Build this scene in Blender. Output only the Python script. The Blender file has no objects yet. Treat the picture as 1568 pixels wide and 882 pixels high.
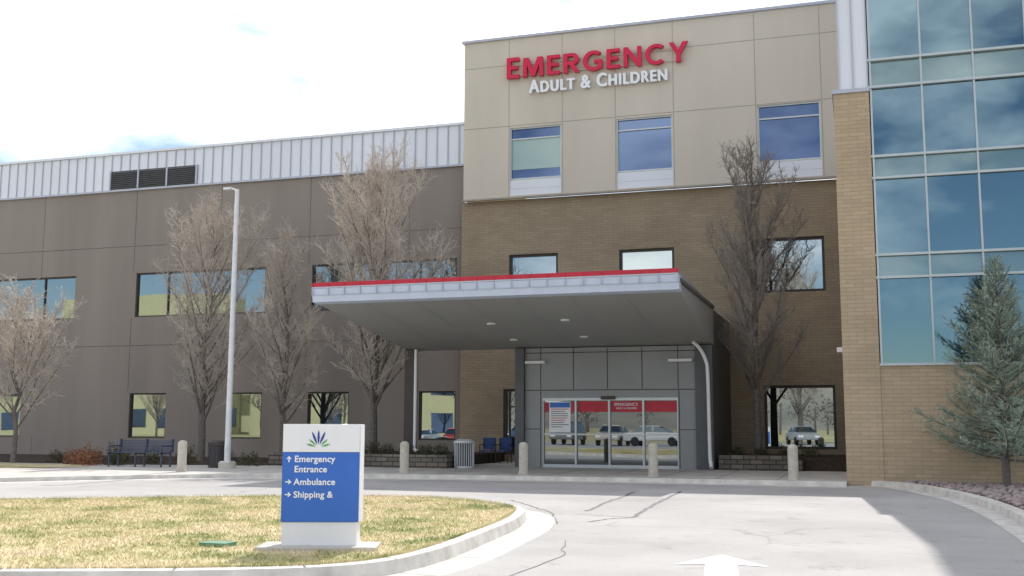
import bpy, math, random
from mathutils import Matrix, Vector
random.seed(7)
sc=bpy.context.scene
rad=math.radians
# ---------------------------------------------------------------- materials
def mat(name,col,rough=.8,metal=0,var=.12,scale=3.,bump=0.,bscale=60.,spec=.3,col2=None,streak=False):
    m=bpy.data.materials.new(name);m.use_nodes=True
    nt=m.node_tree;n=nt.nodes;l=nt.links;b=n['Principled BSDF']
    b.inputs['Roughness'].default_value=rough;b.inputs['Metallic'].default_value=metal
    b.inputs['Specular IOR Level'].default_value=spec
    tc=n.new('ShaderNodeTexCoord');mp=n.new('ShaderNodeMapping');l.new(tc.outputs['Object'],mp.inputs[0])
    if streak: mp.inputs['Scale'].default_value=(1,1,.12)
    no=n.new('ShaderNodeTexNoise');no.inputs['Scale'].default_value=scale;no.inputs['Detail'].default_value=8;no.inputs['Roughness'].default_value=.6
    l.new(mp.outputs[0],no.inputs['Vector'])
    cr=n.new('ShaderNodeValToRGB');e=cr.color_ramp.elements
    e[0].position=.32;e[1].position=.68
    c2=col2 or tuple(c*(1+var) for c in col);c1=tuple(c*(1-var) for c in col)
    if col2: c1=col
    e[0].color=(*c1,1);e[1].color=(*[min(c,1) for c in c2],1)
    l.new(no.outputs['Fac'],cr.inputs[0]);l.new(cr.outputs[0],b.inputs['Base Color'])
    if bump>0:
        n2=n.new('ShaderNodeTexNoise');n2.inputs['Scale'].default_value=bscale;n2.inputs['Detail'].default_value=4
        l.new(tc.outputs['Object'],n2.inputs['Vector'])
        bp=n.new('ShaderNodeBump');bp.inputs['Strength'].default_value=bump;bp.inputs['Distance'].default_value=.02
        l.new(n2.outputs['Fac'],bp.inputs['Height']);l.new(bp.outputs[0],b.inputs['Normal'])
    return m
def brick(name,c1,c2,mort,bw=.4,rh=.1,ms=.008,tint=.12):
    m=bpy.data.materials.new(name);m.use_nodes=True
    nt=m.node_tree;n=nt.nodes;l=nt.links;b=n['Principled BSDF'];b.inputs['Roughness'].default_value=.9;b.inputs['Specular IOR Level'].default_value=.2
    tc=n.new('ShaderNodeTexCoord');sp=n.new('ShaderNodeSeparateXYZ');l.new(tc.outputs['Object'],sp.inputs[0])
    ad=n.new('ShaderNodeMath');ad.operation='ADD';l.new(sp.outputs[0],ad.inputs[0]);l.new(sp.outputs[1],ad.inputs[1])
    cb=n.new('ShaderNodeCombineXYZ');l.new(ad.outputs[0],cb.inputs[0]);l.new(sp.outputs[2],cb.inputs[1])
    br=n.new('ShaderNodeTexBrick');br.inputs['Scale'].default_value=1;br.inputs['Brick Width'].default_value=bw;br.inputs['Row Height'].default_value=rh
    br.inputs['Mortar Size'].default_value=ms;br.inputs['Color1'].default_value=(*c1,1);br.inputs['Color2'].default_value=(*c2,1);br.inputs['Mortar'].default_value=(*mort,1)
    l.new(cb.outputs[0],br.inputs['Vector'])
    no=n.new('ShaderNodeTexNoise');no.inputs['Scale'].default_value=.6;no.inputs['Detail'].default_value=6;l.new(tc.outputs['Object'],no.inputs['Vector'])
    mx=n.new('ShaderNodeMix');mx.data_type='RGBA';mx.blend_type='MULTIPLY';mx.inputs[0].default_value=1
    cr=n.new('ShaderNodeValToRGB');cr.color_ramp.elements[0].position=.3;cr.color_ramp.elements[1].position=.7
    cr.color_ramp.elements[0].color=(1-tint*1.5,)*3+(1,);cr.color_ramp.elements[1].color=(1,1,1,1)
    l.new(no.outputs['Fac'],cr.inputs[0]);l.new(br.outputs['Color'],mx.inputs[6]);l.new(cr.outputs[0],mx.inputs[7]);l.new(mx.outputs[2],b.inputs['Base Color'])
    bp=n.new('ShaderNodeBump');bp.inputs['Strength'].default_value=.25;bp.inputs['Distance'].default_value=.01;bp.invert=True
    l.new(br.outputs['Fac'],bp.inputs['Height']);l.new(bp.outputs[0],b.inputs['Normal'])
    return m
def glass(name,base=(.015,.02,.025),tint=(.62,.72,.8),fac=.55,wav=.006,ws=.5):
    m=bpy.data.materials.new(name);m.use_nodes=True
    nt=m.node_tree;n=nt.nodes;l=nt.links;n.remove(n['Principled BSDF']);o=n['Material Output']
    d=n.new('ShaderNodeBsdfDiffuse');d.inputs[0].default_value=(*base,1)
    g=n.new('ShaderNodeBsdfGlossy');g.inputs['Roughness'].default_value=.01;g.inputs['Color'].default_value=(*tint,1)
    tc=n.new('ShaderNodeTexCoord');no=n.new('ShaderNodeTexNoise');no.inputs['Scale'].default_value=ws;no.inputs['Detail'].default_value=1
    l.new(tc.outputs['Object'],no.inputs['Vector']);bp=n.new('ShaderNodeBump');bp.inputs['Strength'].default_value=wav;bp.inputs['Distance'].default_value=.3
    l.new(no.outputs['Fac'],bp.inputs['Height']);l.new(bp.outputs[0],g.inputs['Normal'])
    mx=n.new('ShaderNodeMixShader');mx.inputs[0].default_value=fac
    l.new(d.outputs[0],mx.inputs[1]);l.new(g.outputs[0],mx.inputs[2]);l.new(mx.outputs[0],o.inputs[0])
    return m
M={}
M['panel']=mat('taupe_panel',(.275,.24,.215),.85,var=.09,scale=.7,bump=.1,bscale=90,streak=True)
M['beige']=mat('beige_panel',(.59,.54,.47),.85,var=.05,scale=.6,bump=.08,bscale=90,streak=True)
M['joint']=mat('joint_sealant',(.14,.125,.11),.9)
M['jointb']=mat('joint_beige',(.36,.33,.28),.9)
M['brick']=brick('tan_brick',(.42,.335,.235),(.36,.285,.20),(.28,.235,.18))
M['brick2']=brick('gold_brick',(.55,.43,.295),(.48,.375,.255),(.38,.31,.225))
M['metal']=mat('white_metal_panel',(.74,.77,.84),.45,.0,var=.04,scale=.5,streak=True)
M['rib']=mat('metal_rib',(.47,.5,.58),.5,.1,var=.05)
M['frame']=mat('bronze_frame',(.07,.06,.055),.5,.3,var=.1)
M['alu']=mat('aluminium',(.55,.58,.6),.4,.4,var=.05)
M['mull']=mat('mullion_metal',(.5,.55,.57),.4,.3,var=.05)
M['glass']=glass('window_glass',tint=(.58,.66,.68))
M['glassb']=glass('window_glass_blue',base=(.018,.025,.055),tint=(.15,.21,.34),fac=.6)
M['glasst']=glass('curtain_glass',base=(.02,.04,.05),tint=(.25,.36,.41),fac=.6,wav=.01,ws=.8)
M['glassd']=glass('door_glass',base=(.03,.035,.04),tint=(.42,.46,.48),fac=.5)
M['span']=glass('spandrel_glass',base=(.14,.21,.2),tint=(.35,.45,.47),fac=.4,wav=.01,ws=.8)
M['blind']=glass('blind_pane',base=(.40,.52,.48),tint=(.3,.38,.4),fac=.2)
M['grey']=mat('grey_metal_panel',(.30,.31,.315),.5,.1,var=.06,scale=.8)
M['dgrey']=mat('dark_grey_metal',(.11,.115,.12),.5,.2,var=.08)
M['soffit']=mat('soffit_panel',(.36,.365,.35),.55,.0,var=.04,scale=.5)
M['fascia']=mat('fascia_metal',(.56,.62,.75),.4,.0,var=.05,streak=True)
M['red']=mat('red_paint',(.5,.03,.055),.4,var=.08)
M['redsign']=mat('red_letter',(.62,.02,.07),.35,var=.05)
M['white']=mat('white_paint',(.82,.82,.84),.45,var=.03)
M['whites']=mat('letter_white',(.85,.86,.9),.4,var=.02)
M['blue']=mat('sign_blue',(.05,.16,.55),.4,var=.04)
M['green']=mat('logo_green',(.12,.38,.08),.5);M['navy']=mat('logo_navy',(.04,.07,.32),.5)
M['conc']=mat('concrete',(.50,.475,.44),.9,var=.14,scale=1.5,bump=.2,bscale=80)
M['kerb']=mat('kerb_concrete',(.58,.555,.515),.9,var=.2,scale=3,bump=.25,bscale=80)
M['bolc']=mat('bollard_concrete',(.55,.51,.44),.9,var=.12,scale=8,bump=.2)
M['stone']=brick('stone_block',(.27,.235,.2),(.17,.15,.13),(.06,.055,.05),.38,.14,.014,.25)
M['mulch']=mat('mulch',(.06,.042,.034),1,var=.4,scale=20,bump=1,bscale=40)
M['rock']=mat('rock',(.22,.17,.16),.9,col2=(.42,.35,.33),scale=6)
M['benchm']=mat('bench_metal',(.08,.095,.15),.4,.2,var=.1)
M['chair']=mat('chair_blue',(.04,.08,.25),.5)
M['galv']=mat('galvanised_steel',(.68,.69,.72),.45,.2,var=.08,scale=5)
M['bark']=mat('bark',(.17,.15,.135),.9,var=.3,scale=12,bump=.6,bscale=40)
M['twig']=mat('twig_bark',(.42,.37,.325),.9,col2=(.68,.60,.52),scale=1.2)
M['twigd']=mat('twig_dark',(.23,.20,.18),.9,col2=(.36,.32,.285),scale=1.2)
M['needle']=mat('spruce_needles',(.13,.18,.14),.7,col2=(.27,.34,.30),scale=5)
M['needle2']=mat('spruce_tips',(.27,.34,.23),.7,col2=(.50,.57,.44),scale=5)
M['shrub']=mat('shrub_leaf',(.05,.06,.03),.8,col2=(.14,.13,.07),scale=4)
M['shrubr']=mat('shrub_red',(.2,.08,.05),.8,col2=(.36,.17,.10),scale=4)
M['tar']=mat('tar',(.13,.13,.13),.7,var=.3)
M['paintw']=mat('road_paint',(.80,.80,.80),.8,col2=(.92,.92,.92),scale=15)
M['tyre']=mat('tyre',(.02,.02,.02),.8)
M['offwall']=mat('yellow_wall',(.50,.48,.30),.8,var=.1)
M['lamp']=mat('light_lens',(.9,.9,.88),.4)
def asphalt():
    m=bpy.data.materials.new('asphalt');m.use_nodes=True;nt=m.node_tree;n=nt.nodes;l=nt.links;b=n['Principled BSDF'];b.inputs['Roughness'].default_value=.92
    b.inputs['Specular IOR Level'].default_value=.2
    tc=n.new('ShaderNodeTexCoord')
    def noise(s,d=8,r=.6):
        x=n.new('ShaderNodeTexNoise');x.inputs['Scale'].default_value=s;x.inputs['Detail'].default_value=d;x.inputs['Roughness'].default_value=r;l.new(tc.outputs['Object'],x.inputs['Vector']);return x
    def mul(a,b_,fac=1):
        mx=n.new('ShaderNodeMix');mx.data_type='RGBA';mx.blend_type='MULTIPLY';mx.inputs[0].default_value=fac;l.new(a,mx.inputs[6]);l.new(b_,mx.inputs[7]);return mx
    a=noise(.35);cr=n.new('ShaderNodeValToRGB');e=cr.color_ramp.elements;e[0].position=.3;e[1].position=.7;e[0].color=(.37,.355,.345,1);e[1].color=(.50,.48,.465,1);l.new(a.outputs['Fac'],cr.inputs[0])
    g=noise(70,3,.8);c2=n.new('ShaderNodeValToRGB');e=c2.color_ramp.elements;e[0].position=.3;e[1].position=.7;e[0].color=(.70,.70,.70,1);e[1].color=(1.1,1.1,1.1,1);l.new(g.outputs['Fac'],c2.inputs[0])
    mx=mul(cr.outputs[0],c2.outputs[0])
    # scuffs / old stains
    s=noise(1.7,9,.7);c4=n.new('ShaderNodeValToRGB');e=c4.color_ramp.elements;e[0].position=.30;e[1].position=.43;e[0].color=(.74,.73,.72,1);e[1].color=(1,1,1,1);l.new(s.outputs['Fac'],c4.inputs[0])
    mx=mul(mx.outputs[2],c4.outputs[0])
    w=noise(1.3,3);mm=n.new('ShaderNodeMix');mm.data_type='RGBA';mm.inputs[0].default_value=.25;l.new(tc.outputs['Object'],mm.inputs[6]);l.new(w.outputs['Color'],mm.inputs[7])
    v=n.new('ShaderNodeTexVoronoi');v.feature='DISTANCE_TO_EDGE';v.inputs['Scale'].default_value=.4;l.new(mm.outputs[2],v.inputs['Vector'])
    c3=n.new('ShaderNodeValToRGB');e=c3.color_ramp.elements;e[0].position=.002;e[1].position=.007;e[0].color=(.78,.78,.78,1);e[1].color=(1,1,1,1);l.new(v.outputs['Distance'],c3.inputs[0])
    m2=mul(mx.outputs[2],c3.outputs[0])
    pn=noise(.25,2);pr=n.new('ShaderNodeValToRGB');pr.color_ramp.elements[0].position=.48;pr.color_ramp.elements[1].position=.56;l.new(pn.outputs['Fac'],pr.inputs[0]);l.new(pr.outputs[0],m2.inputs[0])
    l.new(m2.outputs[2],b.inputs['Base Color'])
    bp=n.new('ShaderNodeBump');bp.inputs['Strength'].default_value=.3;bp.inputs['Distance'].default_value=.01;l.new(g.outputs['Fac'],bp.inputs['Height']);l.new(bp.outputs[0],b.inputs['Normal'])
    return m
M['asphalt']=asphalt()
def grassmat(name,k=1.):
    m=bpy.data.materials.new(name);m.use_nodes=True;nt=m.node_tree;n=nt.nodes;l=nt.links;b=n['Principled BSDF'];b.inputs['Roughness'].default_value=.9;b.inputs['Specular IOR Level'].default_value=.1
    tc=n.new('ShaderNodeTexCoord');a=n.new('ShaderNodeTexNoise');a.inputs['Scale'].default_value=.8;a.inputs['Detail'].default_value=10;a.inputs['Roughness'].default_value=.75;l.new(tc.outputs['Object'],a.inputs['Vector'])
    cr=n.new('ShaderNodeValToRGB');r=cr.color_ramp;e=r.elements;e[0].position=.36;e[0].color=(.20*k,.235*k,.09*k,1);e[1].position=.62;e[1].color=(.60*k,.50*k,.34*k,1)
    x=r.elements.new(.45);x.color=(.40*k,.38*k,.19*k,1);x=r.elements.new(.53);x.color=(.58*k,.50*k,.31*k,1);x=r.elements.new(.72);x.color=(.38*k,.29*k,.18*k,1)
    l.new(a.outputs['Fac'],cr.inputs[0]);l.new(cr.outputs[0],b.inputs['Base Color'])
    return m
M['grass']=grassmat('dry_grass',.95);M['blade']=grassmat('grass_blades',1.2)
M['ground']=mat('dry_field',(.30,.27,.13),.95,col2=(.55,.47,.27),scale=.08)
M['hill']=mat('hill_scrub',(.17,.17,.15),.95,col2=(.34,.31,.25),scale=.02)
# ---------------------------------------------------------------- helpers
def link(o,parent=None):
    bpy.context.collection.objects.link(o)
    if parent: o.parent=parent
    return o
def empty(name): 
    e=bpy.data.objects.new(name,None);e.empty_display_size=.3;return link(e)
def mesh(name,v,f,m,parent=None,smooth=False):
    me=bpy.data.meshes.new(name);me.from_pydata(v,[],f)
    mm=m if isinstance(m,list) else [m]
    for x in mm: me.materials.append(x)
    if smooth: me.polygons.foreach_set('use_smooth',[True]*len(f))
    me.update();o=bpy.data.objects.new(name,me);return link(o,parent)
class B:
    def __init__(s): s.v=[];s.f=[]
    def box(s,x0,x1,y0,y1,z0,z1):
        k=len(s.v);s.v+=[(x0,y0,z0),(x1,y0,z0),(x1,y1,z0),(x0,y1,z0),(x0,y0,z1),(x1,y0,z1),(x1,y1,z1),(x0,y1,z1)]
        s.f+=[tuple(k+i for i in q) for q in((0,1,5,4),(1,2,6,5),(2,3,7,6),(3,0,4,7),(4,5,6,7),(3,2,1,0))];return s
    def quad(s,*p): k=len(s.v);s.v+=list(p);s.f.append(tuple(range(k,k+len(p))));return s
    def ext(s,P,y0,y1):
        k=len(s.v);n=len(P);s.v+=[(x,y0,z) for x,z in P]+[(x,y1,z) for x,z in P]
        s.f.append(tuple(range(k,k+n)));s.f.append(tuple(reversed(range(k+n,k+2*n))))
        for i in range(n): j=(i+1)%n;s.f.append((k+i,k+n+i,k+n+j,k+j))
        return s
    def cyl(s,cx,cy,z0,z1,r,n=16,r2=None):
        k=len(s.v);r2=r if r2 is None else r2
        for i in range(n):
            a=2*math.pi*i/n;s.v.append((cx+r*math.cos(a),cy+r*math.sin(a),z0));s.v.append((cx+r2*math.cos(a),cy+r2*math.sin(a),z1))
        for i in range(n):
            j=(i+1)%n;s.f.append((k+2*i,k+2*j,k+2*j+1,k+2*i+1))
        s.f.append(tuple(k+2*i+1 for i in range(n)));s.f.append(tuple(k+2*i for i in reversed(range(n))));return s
    def tube(s,pts,rs,n=6):
        k=len(s.v);N=len(pts)
        for i,p in enumerate(pts):
            d=(pts[min(i+1,N-1)]-pts[max(i-1,0)])
            if d.length<1e-6:d=Vector((0,0,1))
            d.normalize();u=d.cross(Vector((0.31,.95,.05)) if abs(d.y)<.9 else Vector((1,0,0)));u.normalize();w=d.cross(u)
            for j in range(n):
                a=2*math.pi*j/n;q=p+(u*math.cos(a)+w*math.sin(a))*rs[i];s.v.append((q.x,q.y,q.z))
        for i in range(N-1):
            for j in range(n):
                j2=(j+1)%n;s.f.append((k+i*n+j,k+i*n+j2,k+(i+1)*n+j2,k+(i+1)*n+j))
        return s
    def out(s,name,m,parent=None,smooth=False,bevel=0):
        o=mesh(name,s.v,s.f,m,parent,smooth)
        if bevel:
            b=o.modifiers.new('b','BEVEL');b.width=bevel;b.segments=2;b.limit_method='ANGLE'
        return o
def wall(name,x0,x1,z0,z1,y,holes,m,parent,depth=.16):
    b=B();xs=sorted({x0,x1,*[h[0] for h in holes],*[h[1] for h in holes]});zs=sorted({z0,z1,*[h[2] for h in holes],*[h[3] for h in holes]})
    for i in range(len(xs)-1):
        for j in range(len(zs)-1):
            cx=(xs[i]+xs[i+1])/2;cz=(zs[j]+zs[j+1])/2
            if any(h[0]<cx<h[1] and h[2]<cz<h[3] for h in holes):continue
            b.quad((xs[i],y,zs[j]),(xs[i+1],y,zs[j]),(xs[i+1],y,zs[j+1]),(xs[i],y,zs[j+1]))
    for a,c,d,e in holes:
        Y=y+depth
        b.quad((a,y,d),(a,y,e),(a,Y,e),(a,Y,d));b.quad((c,y,e),(c,y,d),(c,Y,d),(c,Y,e))
        b.quad((a,y,e),(c,y,e),(c,Y,e),(a,Y,e));b.quad((c,y,d),(a,y,d),(a,Y,d),(c,Y,d))
    return b.out(name,m,parent)
def window(name,a,c,d,e,y,g,fm,parent,mull=(),trans=(),fw=.06):
    # each light is set with a hair of its own tilt, as real glazing is
    xx=[a]+sorted(mull)+[c];b=B()
    for i in range(len(xx)-1):
        t1=random.gauss(0,.003);t2=random.gauss(0,.003)
        b.quad((xx[i],y+t1,d),(xx[i+1],y-t1,d),(xx[i+1],y-t1+t2,e),(xx[i],y+t1+t2,e))
    b.out(name+'_glass',g,parent)
    b=B();y0=y-.07;y1=y+.02
    b.box(a,a+fw,y0,y1,d,e).box(c-fw,c,y0,y1,d,e).box(a+fw,c-fw,y0,y1,e-fw,e).box(a+fw,c-fw,y0,y1,d,d+fw)
    for x in mull:b.box(x-.025,x+.025,y0+.01,y1,d+fw,e-fw)
    for z in trans:b.box(a+fw,c-fw,y0+.015,y1,z-.025,z+.025)
    b.out(name+'_frame',fm,parent)
def catmull(P,n=8,closed=False):
    o=[];N=len(P);R=range(N) if closed else range(N-1)
    for i in R:
        p0=P[(i-1)%N] if closed or i>0 else P[0];p1=P[i];p2=P[(i+1)%N];p3=P[(i+2)%N] if closed or i+2<N else P[-1]
        for k in range(n):
            t=k/n;o.append(tuple(.5*((2*p1[j])+(-p0[j]+p2[j])*t+(2*p0[j]-5*p1[j]+4*p2[j]-p3[j])*t*t+(-p0[j]+3*p1[j]-3*p2[j]+p3[j])*t**3) for j in (0,1)))
    if not closed:o.append(P[-1])
    return o
def offset(P,d,closed=True):
    o=[];N=len(P)
    for i in range(N):
        a=P[i-1] if closed or i>0 else P[i];c=P[(i+1)%N] if closed or i<N-1 else P[i]
        tx,ty=c[0]-a[0],c[1]-a[1];L=math.hypot(tx,ty) or 1
        o.append((P[i][0]+ty/L*d,P[i][1]-tx/L*d))
    return o
def strip(name,P,prof,m,closed=False,parent=None):
    v=[];f=[];N=len(P);K=len(prof)
    rings=[offset(P,d,closed) for d,_ in prof]
    for i in range(N):
        for k in range(K): v.append((*rings[k][i],prof[k][1]))
    for i in range(N if closed else N-1):
        j=(i+1)%N
        for k in range(K-1): f.append((i*K+k,i*K+k+1,j*K+k+1,j*K+k))
    return mesh(name,v,f,m,parent)
def poly(name,P,z,m,parent=None):
    return mesh(name,[(x,y,z) for x,y in P],[tuple(range(len(P)))],m,parent)
# ---------------------------------------------------------------- terrain
b=B()
S=900;b.quad((-S,-S,-.004),(S,-S,-.004),(S,S,-.004),(-S,S,-.004));b.out('ground',M['ground'])
v=[];f=[];n=60
for i in range(n+1):
    x=-850+1700*i/n
    h=26+14*math.sin(i*.5)+9*math.sin(i*1.3+1)+5*math.sin(i*2.9)
    v+=[(x,-420,-.1),(x,-560,h*.6),(x,-680,h),(x,-860,h*.9)]
for i in range(n):
    for k in range(3): f.append((i*4+k,i*4+4+k,i*4+5+k,i*4+1+k))
mesh('hills',v,f,M['hill'],smooth=True)
b=B();rn=random.Random(9)
for c in range(70):
    cx=rn.uniform(-260,80);cy=rn.uniform(-190,-110);hh=rn.uniform(5,10);rr=hh*rn.uniform(.3,.5)
    b.tube([Vector((cx,cy,0)),Vector((cx,cy,hh*.6))],[.25,.1],4)
    for _ in range(90):
        a=rn.uniform(0,6.28);q=rn.random()**.5;zz=rn.uniform(.25,1)*hh;r_=rr*q*math.sin(math.pi*min(1,(zz/hh)*.85+.1))
        p=Vector((cx+r_*math.cos(a),cy+r_*math.sin(a),zz));s=rn.uniform(.2,.55)
        u=Vector((rn.gauss(0,1),rn.gauss(0,1),rn.gauss(0,1))).normalized()*s;w_=Vector((rn.gauss(0,1),rn.gauss(0,1),rn.gauss(0,1))).normalized()*s*.5
        b.quad(tuple(p-u),tuple(p+w_),tuple(p+u),tuple(p-w_))
b.out('distant_trees',M['bark'])
kerbL=[(-60,9),(-40,14.5),(-28,17.8),(-21.5,20),(-19,22.6),(-16.5,25),(-13,26.5),(-9,27.1),(-4,27.2),(-.35,27.15)]
KL=catmull(kerbL,6)
road=[(-60,-26),(24,-26),(24,27.35)]+[(-.35,27.35)]+[p for p in reversed(offset(KL,-.25,False))][:]
poly('road',road,.002,M['asphalt'])
side=[(-60,38.2),(-60,9)]+KL[1:]+[(-.35,38.2)]
poly('sidewalk',side,.1,M['conc'])
strip('kerb',KL,[(0,.104),(.16,.104),(.19,.006),(.65,.008),(.66,.0)],M['kerb'])
b=B()
for i in range(12):
    x=-17+i*1.5
    if x<-.6:b.quad((x,27.4 if x>-9 else 27.3,.104),(x+.02,27.4,.104),(x+.02,32.9,.104),(x,32.9,.104))
for y in (29.2,31):b.quad((-17,y,.1045),(-.4,y,.1045),(-.4,y+.02,.1045),(-17,y+.02,.1045))
b.out('pavement_joints',M['joint'])
poly('lawn_verge',[(-60,27),(-60,24),(-32,24.3),(-23.4,26.3),(-22.6,27.8),(-24,29),(-30,29.5),(-60,31)][::-1],.112,M['grass'])
poly('planting_bed',[(-60,31.5),(-30,30),(-23,29.6),(-18.3,31.2),(-18.2,38),(-60,38)],.115,M['mulch'])
isl=[(-13.6,15.2),(-11.2,16.7),(-8.8,17.9),(-6.9,17.8),(-5.35,16.4),(-4.75,14.5),(-4.5,12.4),(-4.35,10.3),(-4.6,9.15),(-5.6,8.45),(-7.2,7.8),(-10.8,6.35),(-18,3.8),(-30,1.5),(-34,4),(-27,9.5),(-19,12.8)]
IS=catmull(isl,6,True)
def inside(x,y,P):
    c=False;j=len(P)-1
    for i in range(len(P)):
        if (P[i][1]>y)!=(P[j][1]>y) and x<(P[j][0]-P[i][0])*(y-P[i][1])/(P[j][1]-P[i][1])+P[i][0]:c=not c
        j=i
    return c
poly('lawn',IS,.125,M['grass'])
A=sum(IS[i-1][0]*IS[i][1]-IS[i][0]*IS[i-1][1] for i in range(len(IS)))
sg=1 if A>0 else -1
strip('lawn_kerb',IS,[(0,.05),(0,.14),(sg*.02,.145),(sg*.17,.14),(sg*.2,.01),(sg*.62,.008),(sg*.63,.0)],M['kerb'],closed=True)
b=B()
for i in range(0,len(IS),5):
    p=IS[i];q=offset(IS,sg*.62)[i];r=offset(IS,sg*.2)[i];r0=offset(IS,sg*.025)[i];r1=offset(IS,sg*.165)[i]
    dx,dy=q[0]-p[0],q[1]-p[1];L=math.hypot(dx,dy);nx,ny=-dy/L*.007,dx/L*.007
    b.quad((r[0]-nx,r[1]-ny,.014),(q[0]-nx,q[1]-ny,.012),(q[0]+nx,q[1]+ny,.012),(r[0]+nx,r[1]+ny,.014))
    b.quad((r0[0]-nx,r0[1]-ny,.149),(r1[0]-nx,r1[1]-ny,.1445),(r1[0]+nx,r1[1]+ny,.1445),(r0[0]+nx,r0[1]+ny,.149))
b.out('kerb_joints',M['joint'])
v=[];f=[]
def blades(P,x0,x1,y0,y1,n,z):
    for _ in range(n):
        x=random.uniform(x0,x1);y=random.uniform(y0,y1)
        if not inside(x,y,P):continue
        a=random.uniform(0,math.pi);h=random.uniform(.015,.05);w=random.uniform(.004,.009);lx,ly=random.gauss(0,.03),random.gauss(0,.03)
        k=len(v);v.extend([(x-w*math.cos(a),y-w*math.sin(a),z),(x+w*math.cos(a),y+w*math.sin(a),z),(x+lx,y+ly,z+h)]);f.append((k,k+1,k+2))
blades(IS,-14.5,-4.2,7.3,18.2,80000,.125)
for i in range(len(IS)):
    p=IS[i];q=IS[(i+1)%len(IS)]
    if p[0]<-14.5 :continue
    for _ in range(90):
        u=random.random();x=p[0]+(q[0]-p[0])*u;y=p[1]+(q[1]-p[1])*u
        L=math.hypot(q[0]-p[0],q[1]-p[1]) or 1;ox,oy=(q[1]-p[1])/L*sg,-(q[0]-p[0])/L*sg;o_=random.uniform(.0,.06)
        k=len(v);w=.006;h=random.uniform(.03,.06);v.extend([(x-w,y,.125),(x+w,y,.125),(x+ox*o_,y+oy*o_,.125+h)]);f.append((k,k+1,k+2))
mesh('lawn_grass',v,f,M['blade'])
KR=catmull([(-.1,27.2),(.45,26.6),(.95,25.2),(1.5,22.5),(1.8,19),(1.85,14),(1.9,6),(2,-8)],6)
strip('kerb',KR,[(.0,.006),(-.35,.008),(-.36,.12),(-.55,.13),(-.57,.08)],M['kerb'])
poly('rock_mulch_bed',offset(KR,-.56,False)+[(16,-8),(16,27.5),(0.1,27.5)],.1,M['mulch'])
v=[];f=[]
KB=offset(KR,-.62,False)+[(16,-8),(16,27.3),(0.4,27.3)]
cnt=0
ico=[(0,0,1),(.89,0,.45),(.28,.85,.45),(-.72,.53,.45),(-.72,-.53,.45),(.28,-.85,.45),(.72,.53,-.45),(-.28,.85,-.45),(-.89,0,-.45),(-.28,-.85,-.45),(.72,-.53,-.45),(0,0,-1)]
icf=[(0,1,2),(0,2,3),(0,3,4),(0,4,5),(0,5,1),(1,6,2),(2,7,3),(3,8,4),(4,9,5),(5,10,1),(2,6,7),(3,7,8),(4,8,9),(5,9,10),(1,10,6),(6,11,7),(7,11,8),(8,11,9),(9,11,10),(10,11,6)]
while cnt<4500:
    x=random.uniform(.3,6.5);y=random.uniform(12,27.3)
    if not inside(x,y,KB):continue
    cnt+=1;s=random.uniform(.03,.085)
    k=len(v)
    for q in ico: v.append(tuple((x,y,.1+s*.3)[i]+q[i]*s*random.uniform(.7,1.2)*(1 if i<2 else .7) for i in range(3)))
    f+=[tuple(k+i for i in t) for t in icf]
mesh('landscape_rocks',v,f,M['rock'])
d=Vector((-.12,1)).normalized();nrm=Vector((d.y,-d.x));t=Vector((-1.5,12.15))
def a2(u,w): q=t-d*u+nrm*w;return (q.x,q.y)
poly('road_arrow_marking',[a2(0,0),a2(.95,.47),a2(.85,.16),a2(5,.16),a2(5,-.16),a2(.85,-.16),a2(.95,-.47)],.007,M['paintw'])
def tarline(pts):
    P=[]
    for i in range(len(pts)-1):
        for k in range(8):
            u=k/8;P.append((pts[i][0]*(1-u)+pts[i+1][0]*u+random.gauss(0,.015),pts[i][1]*(1-u)+pts[i+1][1]*u+random.gauss(0,.015)))
    P.append(pts[-1]);return P
e=empty('tar_crack_seals')
for k,(pts,w) in enumerate([([(-4.35,17.6),(-4.5,19.5),(-4.65,23)],.03),([(-3.4,16.6),(-3.55,19),(-3.75,23.5)],.035),([(-3.85,15.6),(-3.7,16.2),(-3.4,16.6)],.018),([(-4.2,15.2),(-4.9,17.2),(-5.6,18.4),(-6.4,19.7)],.015),([(-3.35,16.6),(-4.4,16.9)],.012),([(-3.2,9.5),(-3.1,11.4),(-3.5,13)],.007)]):
    strip('seal_%d'%k,tarline(pts),[(-w,.0065),(w,.0065)],M['tar'],parent=e)
# ---------------------------------------------------------------- hospital building
H=empty('hospital_building')
YW=38.
up=[(-43.5,-38.,5.9,7.78),(-36.6,-32.15,5.9,7.78),(-29.05,-22.8,5.9,7.78),(-20.7,-14.5,5.9,7.78)]
lo=[(-36.5,-34.7,.85,2.7),(-29.1,-27.3,.85,2.7),(-24.35,-22.8,.85,2.7),(-20.75,-18.95,.85,2.7),(-16.0,-14.5,.85,2.7)]
wall('wing_wall',-60,-14.2,0,11.42,YW,up+lo,M['panel'],H)
for i,h in enumerate(up):
    a,c=h[:2];w=c-a;mu=[a+w*k/4 for k in(1,2,3)] if w>5 else [a+w*.62]
    window('wing_upper_window_%d'%i,*h,YW+.13,M['glass'],M['frame'],H,mull=[mu[0],mu[-1]] if w>5 else mu)
for i,h in enumerate(lo): window('wing_lower_window_%d'%i,*h,YW+.13,M['glass'],M['frame'],H)
b=B()
for x in (-50,-46,-42,-38,-34,-29.2,-25,-20.85,-16.5):
    for hz0,hz1 in ((0.12,.84),(2.72,5.88),(7.8,11.4)): b.box(x-.012,x+.012,YW-.004,YW+.01,hz0,hz1)
for z in (8.95,4.7):b.box(-60,-14.25,YW-.0045,YW+.01,z-.012,z+.012)
b.out('wing_joints',M['joint'],H)
b=B();b.box(-60,-14.02,YW-.03,YW+6,11.45,13.0);b.out('wing_metal_band',M['metal'],H)
b=B();x=-60
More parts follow.
